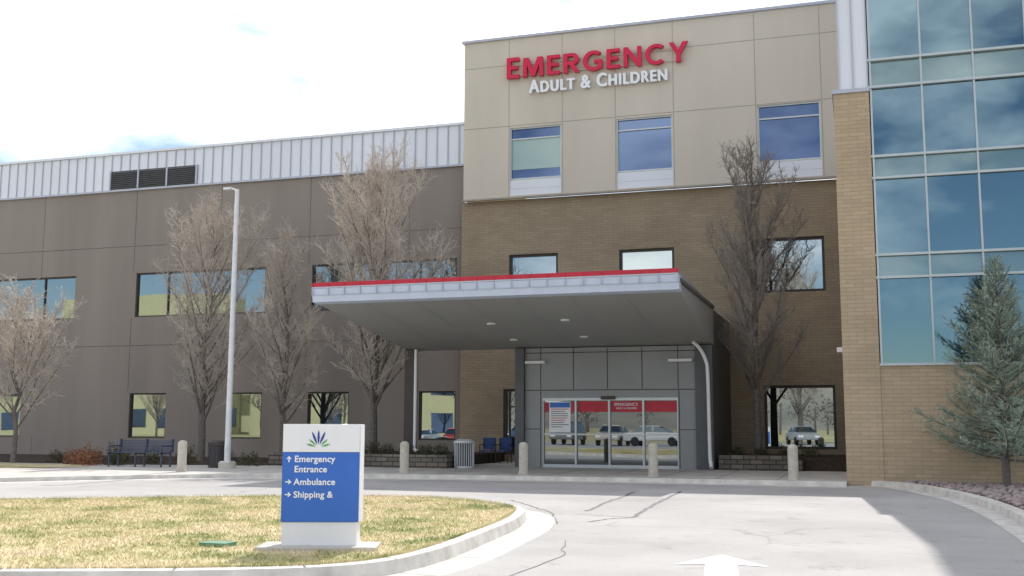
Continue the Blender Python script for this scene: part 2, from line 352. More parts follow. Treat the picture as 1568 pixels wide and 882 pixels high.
while x<-14.1:
    if not(-30.65<x<-26.15):b.box(x,x+.035,YW-.075,YW-.031,11.47,12.98)
    else:b.box(x,x+.035,YW-.075,YW-.031,12.3,12.98)
    x+=.46
b.out('wing_metal_ribs',M['rib'],H)
B().box(-60,-14.02,YW-.12,YW+6,13.003,13.1).out('wing_parapet_cap',M['metal'],H)
B().box(-60,-14.02,YW-.1,YW-.0,11.37,11.447).out('wing_band_flashing',M['rib'],H)
b=B();b.box(-30.6,-26.2,YW-.05,YW-.031,11.48,12.28);b.out('louver_back',M['frame'],H)
b=B()
for k in range(9):
    z=11.5+k*.085;b.quad((-30.55,YW-.1,z),(-26.25,YW-.1,z),(-26.25,YW-.055,z+.07),(-30.55,YW-.055,z+.07))
b.out('louver_blades',M['dgrey'],H)
b=B()
for x in (-30.6,-29.17,-27.73,-26.27):b.box(x,x+.07,YW-.12,YW-.04,11.46,12.28)
b.out('louver_frame',M['rib'],H)
YB=37.7
bh=[(-12.3,-10.4,5.95,7.75),(-8.1,-6.1,5.95,7.75),(-3.05,-.95,6.0,7.9),(-3.1,-.75,.65,2.8),(-12.5,-11.9,.35,2.75)]
wall('brick_wall',-14.2,-.3,0,9.85,YB,bh,M['brick'],H,.2)
B().quad((-14.2,YB,0),(-14.2,YW+.3,0),(-14.2,YW+.3,9.85),(-14.2,YB,9.85)).out('brick_return',M['brick'],H)
for i,h in enumerate(bh):
    window('brick_window_%d'%i,*h,YB+.14,M['glass'],M['frame'],H,fw=.09,trans=[2.1] if i==4 else [])
YE=37.45
eh=[(-12.2,-10.2,9.95,12.55),(-8.1,-6.05,9.95,12.55),(-3.05,-.92,9.95,12.6)]
wall('beige_wall',-14.05,-.25,9.9,16.05,YE,eh,M['beige'],H,.2)
b=B();b.quad((-14.05,YE,9.9),(-14.05,YE+8,9.9),(-14.05,YE+8,16.05),(-14.05,YE,16.05));b.quad((-14.05,YE,9.9),(-.3,YE,9.9),(-.3,YB+.1,9.9),(-14.05,YB+.1,9.9))
b.out('beige_return',M['beige'],H)
b=B();b.box(-14.0,-.25,YE+.3,YE+12,15.2,16.0);b.out('roof_mass',M['beige'],H)
B().box(-14.15,-.2,YE-.08,YE+12,16.053,16.15).out('beige_parapet_cap',M['rib'],H)
B().box(-14.07,-.3,YE-.05,YE+.1,9.83,9.897).out('beige_base_flashing',M['jointb'],H)
for i,h in enumerate(eh):
    a,c,d,e_=h
    window('beige_window_%d'%i,a,c,10.56,e_,YE+.12,M['glassb'],M['alu'],H,trans=[12.12],fw=.05)
    B().box(a,c,YE+.03,YE+.14,9.95,10.2).box(a,c,YE+.04,YE+.14,10.21,10.54).out('spandrel_%d'%i,M['metal'],H)
B().quad((-12.14,YE+.105,10.95),(-10.26,YE+.105,10.95),(-10.26,YE+.105,12.09),(-12.14,YE+.105,12.09)).out('window_blind',M['blind'],H)
b=B()
for x in (-12.24,-10.15,-8.14,-6.0,-3.1,-.87):
    b.box(x-.012,x+.012,YE-.004,YE+.01,12.66,16.04);b.box(x-.012,x+.012,YE-.004,YE+.01,9.92,12.62)
for z in (12.64,15.02):
    b.box(-14.04,-.3,YE-.0045,YE+.01,z-.012,z+.012)
b.out('beige_joints',M['jointb'],H)
YT=27.4
b=B()
b.box(-.35,.5,YT,YT+12,0,9.72);b.box(.5,18,YT+.02,YT+12,0,2.88);b.out('tower_brick',M['brick2'],H)
B().box(-.38,.52,YT-.04,YT+12,9.723,9.82).out('tower_brick_cap',M['rib'],H)
b=B();b.box(-.22,.5,YT+.06,YT+12,9.823,18);b.out('tower_metal_corner',M['metal'],H)
b=B()
for x in (-.22,.12,.47):b.box(x,x+.03,YT+.02,YT+.058,9.83,18)
b.out('tower_corner_ribs',M['rib'],H)
B().box(.503,18,YT+.12,YT+12,2.883,18).out('tower_core',M['dgrey'],H)
zs=[2.9,5.02,5.58,7.5,8.05,9.82,10.52,12.35,12.95,14.8,15.4,17.4]
xs=[.55+1.19*k for k in range(15)]
b=B();s_=B()
for j in range(len(zs)-1):
    sp=zs[j+1]-zs[j]<1
    for i in range(len(xs)-1):
        ty=random.gauss(0,.005);tx=random.gauss(0,.004)
        y=YT+.07
        q=[(xs[i],y+tx,zs[j]),(xs[i+1],y-tx,zs[j]),(xs[i+1],y-tx+ty,zs[j+1]),(xs[i],y+tx+ty,zs[j+1])]
        (s_ if sp else b).quad(*q)
b.out('tower_glass',M['glasst'],H);s_.out('tower_spandrels',M['span'],H)
b=B()
for z in zs:b.box(.5,18,YT-.03,YT+.09,z-.03,z+.03)
for x in xs:b.box(x-.022,x+.022,YT-.01,YT+.085,2.93,18)
b.out('tower_mullions',M['mull'],H)
b=B();b.box(-.4,18,YT-.05,YT+12,18.003,18.2);b.out('tower_cap',M['rib'],H)
# small wall light on the tower's side
B().box(-.5,-.353,YT+1.2,YT+1.4,3.3,3.42).out('tower_side_light',M['white'],H,bevel=.01)
# ---- letters
def text(name,body,x0,x1,z,y,size,m,parent,extr=.05,off=.02,fit=True,caps=.86,sp=1.08,bold=0):
    o=None
    for k in range(3 if bold else 1):
        c=bpy.data.curves.new(name,'FONT');c.body=body;c.size=size;c.extrude=extr;c.offset=off*size
        c.small_caps_scale=caps;c.space_character=sp
        if caps<1:
            for i in range(len(body)):
                if body[i].islower():c.body_format[i].use_small_caps=True
        c.materials.append(m);o=bpy.data.objects.new(name,c);link(o,parent)
        bpy.context.view_layer.update()
        o.rotation_euler=(math.pi/2,0,0)
        bb=[v_[0] for v_ in o.bound_box];w=max(bb)-min(bb);s=(x1-x0)/w if fit else 1
        o.scale=(s,1,1);o.location=(x0-min(bb)*s+(k-1)*bold*(1 if bold else 0),y+.0015*k,z+(0,.5*bold,-.5*bold)[k])
    return o
def arcring(a0,a1,cx,cz,rx,rz,th,n=26):
    o=[];i_=[]
    for k in range(n+1):
        a=rad(a0+(a1-a0)*k/n);o.append((cx+rx*math.cos(a),cz+rz*math.sin(a)));i_.append((cx+(rx-th)*math.cos(a),cz+(rz-th*.85)*math.sin(a)))
    return o,i_
GL={'E':(.6,[[(0,0),(.6,0),(.6,.17),(.2,.17),(.2,.42),(.54,.42),(.54,.58),(.2,.58),(.2,.83),(.6,.83),(.6,1),(0,1)]]),
'M':(.98,[[(0,0),(.19,0),(.2,.62),(.40,.02),(.58,.02),(.78,.62),(.79,0),(.98,0),(.95,1),(.70,1),(.49,.36),(.28,1),(.03,1)]]),
'N':(.8,[[(0,0),(.18,0),(.18,.66),(.6,0),(.8,0),(.8,1),(.62,1),(.62,.34),(.2,1),(0,1)]]),
'Y':(.84,[[(.32,0),(.52,0),(.52,.4),(.84,1),(.61,1),(.42,.6),(.23,1),(0,1),(.32,.4)]])}
def glyph(b,ch,X,Z,sx,sz,y0,y1):
    def T(P):return [(X+x*sx,Z+z*sz) for x,z in P]
    if ch in GL:
        for P in GL[ch][1]:b.ext(T(P),y0,y1)
        return GL[ch][0]*sx
    if ch in 'CG':
        o,i_=arcring(48,312,.5,.5,.5,.52,.2);b.ext(T(o+i_[::-1]),y0,y1)
        if ch=='G': b.ext(T([(.52,.54),(.52,.38),(.7,.38),(.7,.05),(.89,.1),(.89,.54)]),y0-.003,y1-.003);return .92*sx
        return .88*sx
    if ch=='R':
        b.ext(T([(0,0),(.2,0),(.2,1),(0,1)]),y0,y1)
        o,_=arcring(90,-90,.42,.7,.31,.30,.1,14);i_,_=arcring(90,-90,.40,.7,.13,.14,.1,14)
        b.ext(T([(.2,1)]+o+[(.2,.4),(.2,.56)]+i_[::-1]+[(.2,.84)]),y0-.002,y1)
        b.ext(T([(.27,.42),(.52,0),(.76,0),(.49,.44)]),y0-.004,y1-.004);return .74*sx
wd={'E':.6,'M':.98,'R':.74,'G':.92,'N':.8,'C':.88,'Y':.84};word='EMERGENCY'
sx=.82;gap=(6.85-sum(wd[c]*sx for c in word))/8
X=-12.27
for i,c in enumerate(word):
    lb=B();w=glyph(lb,c,X,14.43,sx,.8 if i==0 else .74,YE-.22,YE-.07);lb.out('letter_%s_%d'%(c,i),M['redsign'],H);X+=w+gap
b=B()
for z in (14.55,14.98):b.box(-12.1,-5.6,YE-.065,YE-.045,z-.02,z+.02)
b.out('letter_raceway',M['beige'],H)
text('adult_children_letters','Adult & Children',-11.4,-6.2,13.82,YE-.1,.70,M['whites'],H,.05,.008,caps=.84,sp=1.15,bold=.022)
# ---------------------------------------------------------------- canopy and vestibule
C=empty('entrance_canopy')
x0,x1=-14.35,-4.2;yf,yr=26.5,33.2;zf,zr=4.8,3.88
b=B()
b.quad((x0,yf,zf),(x0,yr,zr),(x1,yr,zr),(x1,yf,zf));b.out('soffit',M['soffit'],C)
b=B();b.quad((x0,yf,5.32),(x1,yf,5.32),(x1,yr,5.05),(x0,yr,5.05));b.quad((x0,yr,zr),(x0,yr,5.05),(x1,yr,5.05),(x1,yr,zr));b.out('canopy_roof',M['dgrey'],C)
b=B()
b.quad((x1,yf,zf),(x1,yr,zr),(x1,yr,5.05),(x1,yf,5.32));b.quad((x0,yf,5.32),(x0,yr,5.05),(x0,yr,zr),(x0,yf,zf));b.out('side_fascia',M['grey'],C)
B().box(x1-.02,x1+.05,yf+.1,yr,5.0,5.1).out('side_trim',M['dgrey'],C)
b=B();zt=5.16;b.quad((x0-.03,yf-.02,zf-.01),(x1+.03,yf-.02,zf-.01),(x1+.03,yf-.1,zt),(x0-.03,yf-.1,zt))
b.quad((x1+.03,yf-.02,zf-.01),(x1+.03,yf+.25,zf-.05),(x1+.03,yf+.25,zt),(x1+.03,yf-.1,zt))
b.quad((x0-.03,yf-.1,zt),(x0-.03,yf+.25,zt),(x0-.03,yf+.25,zf-.05),(x0-.03,yf-.02,zf-.01))
b.quad((x0-.03,yf-.02,zf-.01),(x0-.03,yf+.25,zf-.045),(x1+.03,yf+.25,zf-.045),(x1+.03,yf-.02,zf-.01))
b.out('front_fascia',M['fascia'],C)
b=B();n=21
for i in range(n+1):
    x=x0+(x1-x0)*i/n;b.box(x-.012,x+.012,yf-.125,yf-.05,4.98,5.17);
b.box(x0-.03,x1+.03,yf-.115,yf-.04,5.165,5.2).box(x0-.03,x1+.03,yf-.085,yf-.05,4.97,4.985)
b.out('fascia_seams',M['rib'],C)
B().box(x0,x1+.02,yf-.1,yf-.02,5.203,5.32).out('red_band',M['red'],C)
b=B()
for i in range(n+1):
    x=x0+(x1-x0)*i/n;b.box(x-.02,x+.02,yf-.12,yf-.101,5.2,5.29)
b.out('red_band_clips',M['red'],C)
b=B()
for i in range(1,7):
    x=x0+(x1-x0)*i/7;b.quad((x-.01,yf+.3,zf-.045-.004),(x+.01,yf+.3,zf-.049),(x+.01,yr,zr-.004),(x-.01,yr,zr-.004))
b.out('soffit_seams',M['grey'],C)
def sz(y):return zf+(zr-zf)*(y-yf)/(yr-yf)
b=B()
for x,y in ((-10.2,29.6),(-7.9,29.4),(-10.2,31.8),(-7.9,31.6)):
    b.cyl(x,y,sz(y)-.03,sz(y)+.01,.13,20)
b.out('soffit_lights',M['lamp'],C)
B().box(x0+.0,x0+.34,yr-.35,yr-.03,.1,zr+.03).out('column_left',M['frame'],C)
def catmull3(P,n):
    P=[Vector(p) for p in P];o=[]
    for i in range(len(P)-1):
        p0=P[max(i-1,0)];p1=P[i];p2=P[i+1];p3=P[min(i+2,len(P)-1)]
        for k in range(n):
            t=k/n;o.append(.5*((2*p1)+(p2-p0)*t+(2*p0-5*p1+4*p2-p3)*t*t+(3*p1-p0-3*p2+p3)*t**3))
    o.append(P[-1]);return o
def spout(name,pts,r=.055):
    P=catmull3(pts,6);B().tube(P,[r]*len(P),10).out(name,M['white'],C,smooth=True)
spout('downspout_left',[(-13.93,32.8,3.9),(-13.93,32.8,3.5),(-13.93,32.8,.95),(-13.9,32.7,.65),(-13.7,32.5,.55)])
spout('downspout_right',[(-4.75,32.6,3.95),(-4.55,32.6,3.75),(-4.38,32.6,3.4),(-4.32,32.6,2.9),(-4.3,32.6,.6),(-4.28,32.6,.35),(-4.25,32.45,.18)])
V=empty('entrance_vestibule')
yv=33.0
wall('vestibule_panels',-10.2,-4.75,.1,3.87,yv,[(-9.62,-5.3,.1,2.28)],M['grey'],V,.12)
B().box(-10.5,-10.203,yv-.15,YB-.01,.1,zr-.01).box(-4.747,-4.22,yv-.1,YB-.01,.1,3.87).out('piers',M['dgrey'],V)
B().box(-10.19,-4.76,yv+.3,YB-.01,3.0,5.04).out('vestibule_roof',M['grey'],V)
B().box(-4.76,-4.22,yv+.35,YB-.01,3.872,5.0).out('roof_side',M['dgrey'],V)
b=B()
for x in (-9.68,-8.6,-7.5,-6.4,-5.28):b.box(x-.014,x+.014,yv-.006,yv+.01,2.56,3.86)
for x in (-9.68,-5.26):b.box(x-.014,x+.014,yv-.006,yv+.01,.12,2.5)
for z in (2.53,3.72,1.3):
    if z==1.3: b.box(-10.19,-9.7,yv-.0065,yv+.01,z-.012,z+.012).box(-5.24,-4.77,yv-.0065,yv+.01,z-.012,z+.012)
    else: b.box(-10.19,-4.76,yv-.0065,yv+.01,z-.014,z+.014)
b.out('panel_joints',M['frame'],V)
yd=yv+.1
B().quad((-9.62,yd,.1),(-5.3,yd,.1),(-5.3,yd,2.28),(-9.62,yd,2.28)).out('door_glass',M['glassd'],V)
b=B();fx=[-9.62,-8.54,-7.46,-6.38,-5.3]
b.box(-9.62,-5.3,yd-.1,yd+.02,2.2,2.28).box(-9.62,-5.3,yd-.08,yd+.02,.1,.2)
for i,x in enumerate(fx):
    b.box(x-(0 if i==0 else .03),x+(0 if i==4 else .03),yd-.09,yd+.02,.2,2.2)
for i in range(4): b.box(fx[i]+.03,fx[i+1]-.03,yd-.06,yd+.02,1.12,1.165)
b.out('door_frames',M['alu'],V)
B().box(-7.7,-7.25,yd-.2,yd-.101,2.23,2.33).out('door_sensor',M['frame'],V)
b=B()
for i in range(1,4):b.quad((fx[i]+.047,yd-.012,1.84),(fx[i+1]-.047,yd-.012,1.84),(fx[i+1]-.047,yd-.012,2.18),(fx[i]+.047,yd-.012,2.18))
b.out('red_door_band',M['red'],V)
text('door_text','EMERGENCY',-7.3,-6.55,2.03,yd-.02,.13,M['whites'],V,.002,.01,caps=1)
text('door_text_small','ADULT & CHILDREN',-7.25,-6.6,1.93,yd-.02,.08,M['whites'],V,.002,.01,caps=1)
B().quad((-9.42,yd-.02,1.2),(-8.72,yd-.02,1.2),(-8.72,yd-.02,2.16),(-9.42,yd-.02,2.16)).out('notice_poster',M['white'],V)
B().quad((-9.4,yd-.024,1.98),(-8.74,yd-.024,1.98),(-8.74,yd-.024,2.14),(-9.4,yd-.024,2.14)).out('poster_header',M['blue'],V)
B().quad((-8.7,yd-.024,1.84),(-8.6,yd-.024,1.84),(-8.6,yd-.024,2.15),(-8.7,yd-.024,2.15)).quad((-9.57,yd-.024,1.84),(-9.44,yd-.024,1.84),(-9.44,yd-.024,2.15),(-9.57,yd-.024,2.15)).out('poster_red',M['red'],V)
b=B();r2=B()
for k in range(9):
    z=1.92-k*.07
    w=random.uniform(.35,.58);(r2 if k in(0,4,5) else b).quad((-9.36,yd-.024,z),(-9.36+w,yd-.024,z),(-9.36+w,yd-.024,z+.022),(-9.36,yd-.024,z+.022))
b.out('poster_lines',M['dgrey'],V);r2.out('poster_lines_red',M['red'],V)
for k,(a,c) in enumerate(((-10.15,-9.5),(-5.55,-4.82))):
    b=B();b.box(a,c,yv-.22,yv-.007,3.37,3.46);b.out('wall_light_%d'%k,M['white'],V,bevel=.02)
# ---------------------------------------------------------------- planters
P1=empty('stone_planter')
B().box(-18.3,-12.1,31.0,31.3,.1,.5).box(-18.3,-18.0,31.3,37.9,.1,.5).box(-12.4,-12.1,31.3,33.5,.1,.5).out('planter_wall',M['stone'],P1,bevel=.02)
B().box(-17.99,-12.41,31.31,37.6,.1,.44).out('planter_soil',M['mulch'],P1)
P2=empty('stone_planter')
B().box(-4.1,-1.95,33.0,33.3,.1,.55).box(-1.945,-1.65,33.0,33.3,.1,.42).out('planter_wall',M['stone'],P2,bevel=.02)
B().box(-4.1,-.4,33.31,37.6,.1,.48).out('planter_soil',M['mulch'],P2)
def shrub(name,x,y,z,rx,ry,h,m,n=700):
    b=B()
    for _ in range(n):
        while 1:
            p=Vector((random.uniform(-1,1),random.uniform(-1,1),random.uniform(0,1)))
            if p.length<1 and p.length>.25:break
        wob=1+.25*math.sin(p.x*6+x*3)*math.cos(p.y*5+y)
        q=Vector((x+p.x*rx*wob,y+p.y*ry*wob,z+p.z*h*wob));s=random.uniform(.018,.045)
        a=Vector((random.gauss(0,1),random.gauss(0,1),random.gauss(0,1))).normalized()*s;c=Vector((random.gauss(0,1),random.gauss(0,1),random.gauss(0,1))).normalized()*s*.6
        b.quad(tuple(q-a),tuple(q+c),tuple(q+a),tuple(q-c))
    for _ in range(14):
        a=random.uniform(0,6.28);b.tube([Vector((x,y,z)),Vector((x+rx*.7*math.cos(a),y+ry*.7*math.sin(a),z+h*random.uniform(.6,1.05)))],[.012,.004],3)
    return b.out(name,m)
for k in range(9): shrub('shrub',-17.6+k*.62+random.uniform(-.1,.1),31.75+random.uniform(0,.5),.44,.32,.3,random.uniform(.28,.5),M['shrub'],500)
for k in range(7): shrub('shrub',-26.2+k*1.25,30.6+random.uniform(-.2,.5),.11,.45,.35,random.uniform(.4,.7),M['shrub'],600)
shrub('red_shrub',-23.6,28.9,.1,.55,.4,.6,M['shrubr'],1200);shrub('red_shrub',-24.6,29.6,.1,.5,.4,.55,M['shrubr'],900)
shrub('ornamental_grass',-22.9,29.3,.1,.4,.3,.7,M['shrub'],700)
for k in range(4): shrub('shrub',-3.7+k*.75,34.2,.48,.32,.3,.3,M['shrub'],400)
# ---------------------------------------------------------------- street furniture
for i,(x,y) in enumerate(((-18.0,25.9),(-12.0,27.55),(-8.7,28.0),(-5.2,28.2),(-1.62,27.75))):
    b=B();b.cyl(x,y,.1,.88,.125,24)
    for k in range(4):
        a0=k/4*math.pi/2;a1=(k+1)/4*math.pi/2
        b.cyl(x,y,.88+.09*math.sin(a0),.88+.09*math.sin(a1),.125*math.cos(a0)+.001,24,.125*math.cos(a1)+.001)
    b.cyl(x,y,.1,.13,.15,24);b.cyl(x,y,.8,.815,.129,24)
    b.out('bollard',M['bolc'])
L=empty('street_lamp');px,py=-18.15,28.4
B().cyl(px,py,.1,.28,.26,24).out('concrete_base',M['bolc'],L)
B().box(px-.16,px+.16,py-.16,py+.16,.281,.32).cyl(px,py,.321,8.65,.095,18,.065).out('pole',M['galv'],L)
b=B();b.tube([Vector((px,py,8.6)),Vector((px-.1,py-.02,8.66)),Vector((px-.2,py-.04,8.68))],[.03,.03,.03],8);b.box(px-.42,px-.15,py-.14,py+.06,8.64,8.71);b.out('lamp_head',M['galv'],L,bevel=.015)
B().box(px-.05,px+.05,py-.1,py-.08,.6,.8).out('hand_hole',M['galv'],L)
E=empty('park_bench')
bx,by=-21.35,28.5
b=B()
for k in range(9):b.box(bx-.95,bx+.95,by-.25+k*.055,by-.25+k*.055+.03,.53,.55)
for k in range(8):b.box(bx-.95,bx+.95,by+.26+k*.012,by+.275+k*.012,.56+k*.045,.59+k*.045)
b.out('slats',M['benchm'],E)
b=B()
for x in (bx-.97,bx,bx+.94):
    b.box(x,x+.04,by-.25,by-.2,.1,.53).box(x,x+.04,by+.2,by+.25,.1,.6).box(x,x+.04,by-.25,by+.26,.49,.529).box(x,x+.04,by+.27,by+.36,.55,.95)
for x in (bx-.97,bx+.94): b.box(x,x+.04,by-.26,by+.27,.72,.76).box(x,x+.04,by-.26,by-.22,.55,.72)
b.out('bench_frame',M['benchm'],E)
def bin_(x,y,r,h,m):
    E=empty('litter_bin');b=B()
    for k in range(26):
        a=2*math.pi*k/26;cx=x+r*math.cos(a);cy=y+r*math.sin(a);rf=1.08
        b.tube([Vector((cx,cy,.16)),Vector((cx,cy,.1+h*.75)),Vector((x+r*rf*math.cos(a),y+r*rf*math.sin(a),.1+h*.93))],[.014]*3,4)
    b.out('slats',m,E);B().cyl(x,y,.13,.1+h*.85,r*.88,20).out('liner',M['dgrey'],E)
    b=B();b.cyl(x,y,.1,.16,r*1.02,24);b.cyl(x,y,.1+h*.9,.1+h*.96,r*1.12,24,r*1.12);b.cyl(x,y,.1+h*.96,.1+h*1.03,r*1.05,24,r*.6);b.out('rims',m,E)
bin_(-11.75,31.6,.3,.86,M['galv']);bin_(-18.75,28.8,.27,.8,M['frame'])
for cx in (-12.55,-11.95):
    E=empty('outdoor_chair');cy=36.1
    b=B();b.box(cx-.24,cx+.24,cy-.22,cy+.22,.5,.54).box(cx-.24,cx+.24,cy+.22,cy+.26,.56,.98);b.out('seat',M['chair'],E,bevel=.015)
    b=B()
    for sx_ in (-.23,.2):
        b.box(cx+sx_,cx+sx_+.03,cy-.22,cy-.19,.1,.72).box(cx+sx_,cx+sx_+.03,cy+.2,cy+.23,.1,.97).box(cx+sx_,cx+sx_+.03,cy-.22,cy+.2,.721,.75)
    b.out('legs',M['frame'],E)
# ---------------------------------------------------------------- entrance sign
Sg=empty('wayfinding_sign')
W=.79;D=.30;zb=.13
B().box(-.24,W+.2,-.14,D+.12,zb-.02,zb+.035).out('plinth',M['conc'],Sg,bevel=.01)
B().box(.0,W-.015,.0,D,zb+.035,.405).out('lower_panel',M['white'],Sg,bevel=.004)
B().box(-.01,W+.0,-.015,D+.015,.408,1.118).out('blue_cabinet',M['blue'],Sg,bevel=.004)
B().box(-.01,W+.0,-.015,D+.015,1.121,1.41).out('white_cabinet',M['white'],Sg,bevel=.004)
B().box(W+.002,W+.01,-.013,D+.013,.41,1.408).out('side_panel',M['white'],Sg)
def st(nm,body,x,z,size=.092):
    o=text(nm,body,x,x+1,z,-.019,size,M['whites'],Sg,.002,.022,fit=False,caps=1,sp=1.04);o.location.x=x
st('text_emergency','Emergency',.115,1.02);st('text_entrance','Entrance',.115,.915);st('text_ambulance','Ambulance',.115,.785);st('text_shipping','Shipping &',.115,.655)
def arrow(nm,cx,cz,ang):
    pts=[(0,.03),(.026,.0),(.015,-.004),(.006,.008),(.006,-.032),(-.006,-.032),(-.006,.008),(-.015,-.004),(-.026,0)]
    ca,sa=math.cos(ang),math.sin(ang)
    mesh(nm,[(cx+(x*ca-z*sa)*1.05,-.0205,cz+(x*sa+z*ca)*1.05) for x,z in pts],[tuple(range(len(pts)))],M['whites'],Sg)
arrow('arrow_up',.06,1.05,0);arrow('arrow_right',.06,.815,-math.pi/2);arrow('arrow_right_b',.06,.685,-math.pi/2)
b=B();g=B()
def petal(bb,ang,L,w,cx=.36,cz=1.17,y=-.0195):
    P=[]
    for s,t in ((0,0),(.7,.25),(1,.5),(.75,.78),(0,1),(-.75,.78),(-1,.5),(-.7,.25)):
        u=s*w;r=.03+t*L;P.append((cx+math.sin(ang)*r+math.cos(ang)*u,y,cz+math.cos(ang)*r-math.sin(ang)*u))
    bb.quad(*P)
for a in (-.4,0,.4):petal(b,a,.15,.012)
for a in (-.85,.85,-1.3,1.3):petal(g,a,.10,.009,y=-.0198)
b.out('logo_blue',M['navy'],Sg);g.out('logo_green',M['green'],Sg)
Sg.location=(-5.73,10.02,0);Sg.rotation_euler=(0,0,rad(19))
B().box(-6.70,-6.38,10.0,10.22,.12,.165).out('valve_cover',mat('valve_green',(.16,.3,.2),.7))
# ---------------------------------------------------------------- bare trees
def bare_tree(name,H,W,th,seed,nl=34,dark=False):
    rn=random.Random(seed);t=B();w=B()
    def U(a,c):return rn.uniform(a,c)
    N=9;lead=[Vector((rn.gauss(0,.05)*i/3,rn.gauss(0,.05)*i/3,H*.9*i/N)) for i in range(N+1)]
    R0=.011*H+.03
    t.tube(lead,[R0*(1-.95*(i/N))**1.1+.005 for i in range(N+1)],8)
    def at(z):
        u=z/(H*.9)*N;i=min(int(u),N-1);return lead[i].lerp(lead[i+1],u-i)
    for k in range(nl):
        s=(k+U(0,.8))/nl;z=th+(H*.88-th)*s**1.15
        az=k*2.4+U(-.3,.3)
        prof=(1-s)**.6*.95+.12
        if s<.1:prof*=.85
        reach=W/2*prof*U(.6,1.12)
        tilt=rad(U(32,50))*(1-.3*s)
        Lb=reach/math.sin(tilt)*1.1;Lb=min(Lb,(H-z)*1.05+.2)
        p=at(z);r=R0*(.38-.28*s);pts=[p.copy()];d=Vector((math.cos(az)*math.sin(tilt),math.sin(az)*math.sin(tilt),math.cos(tilt)))
        dirs=[d.copy()]
        for i in range(6):
            d=(d+Vector((rn.gauss(0,.08),rn.gauss(0,.08),.07+rn.gauss(0,.05)))).normalized();p=p+d*Lb/6;pts.append(p.copy());dirs.append(d.copy())
        t.tube(pts,[max(r*(1-.9*i/6),.007) for i in range(7)],5)
        n2=int(6+Lb*5)
        for j in range(n2):
            u=.12+.88*(j+U(0,1))/n2;q=u*6;i=min(int(q),5);b0=pts[i].lerp(pts[i+1],q-i)
            rv=Vector((rn.gauss(0,1),rn.gauss(0,1),rn.gauss(.3,.7))).normalized()
            d2=(dirs[i]*.85+rv*.85+Vector((0,0,.3))).normalized();L2=(.28+.30*Lb*(1-.65*u))*U(.5,1.2)
            p2=b0;pp=[p2.copy()]
            for _ in range(3):
                d2=(d2+Vector((rn.gauss(0,.14),rn.gauss(0,.14),.1+rn.gauss(0,.1)))).normalized();p2=p2+d2*L2/3;pp.append(p2.copy())
            w.tube(pp,[.012,.010,.008,.005],3)
            for m_ in range(int(4+L2*7)):
                q3=U(.1,1)*3;i3=min(int(q3),2);b3=pp[i3].lerp(pp[i3+1],q3-i3)
                rv=Vector((rn.gauss(0,1),rn.gauss(0,1),rn.gauss(.45,.8))).normalized();d3=(d2*.7+rv).normalized();L3=U(.1,.38)
                e3=b3+d3*L3
                w.tube([b3,b3+d3*L3*.5+Vector((rn.gauss(0,.015),rn.gauss(0,.015),.01)),e3],[.0065,.006,.004],3)
                if rn.random()<.4:
                    d4=(d3+Vector((rn.gauss(0,.7),rn.gauss(0,.7),rn.gauss(.2,.5)))).normalized()
                    w.tube([b3+d3*L3*.5,b3+d3*L3*.5+d4*U(.08,.22)],[.006,.004],3)
    e=empty(name);a=t.out('trunk_and_limbs',M['bark'],e);c=w.out('twigs',M['twigd'] if dark else M['twig'],e)
    return e,a,c
def place(e,x,y,z,rz=0,s=1):e.location=(x,y,z);e.rotation_euler=(0,0,rz);e.scale=(s,s,s)
TA=bare_tree('bare_tree',9.7,4.6,1.3,11,38);place(TA[0],-22.5,33.5,.1)
TB=bare_tree('bare_tree',8.5,3.5,1.2,23,30);place(TB[0],-19.5,34.,.1)
TC=bare_tree('bare_tree',10.6,6.0,1.4,5,48);place(TC[0],-15.8,33.6,.4)
TD=bare_tree('bare_tree',10.5,4.3,1.6,42,32,True);place(TD[0],-3.05,34.4,.45)
TE=bare_tree('bare_tree',5.7,4.4,1.1,77,22);place(TE[0],-27.3,29.7,.1)
def inst(T,x,y,rz,s):
    e=empty('bare_tree');
    for o in T[1:]:
        c=bpy.data.objects.new(o.name.split('.')[0],o.data);link(c,e)
    place(e,x,y,0,rz,s)
inst(TC,-78,-30,1,1.);inst(TA,-52,-25,2,1.);inst(TC,-4.8,-17,3,1.5);inst(TA,-66,-36,.5,1.1);inst(TD,-36,-34,2,1.1);inst(TA,10,-34,1,1.3);inst(TD,-58,-40,1,1.2);inst(TC,-70,-24,4,1)
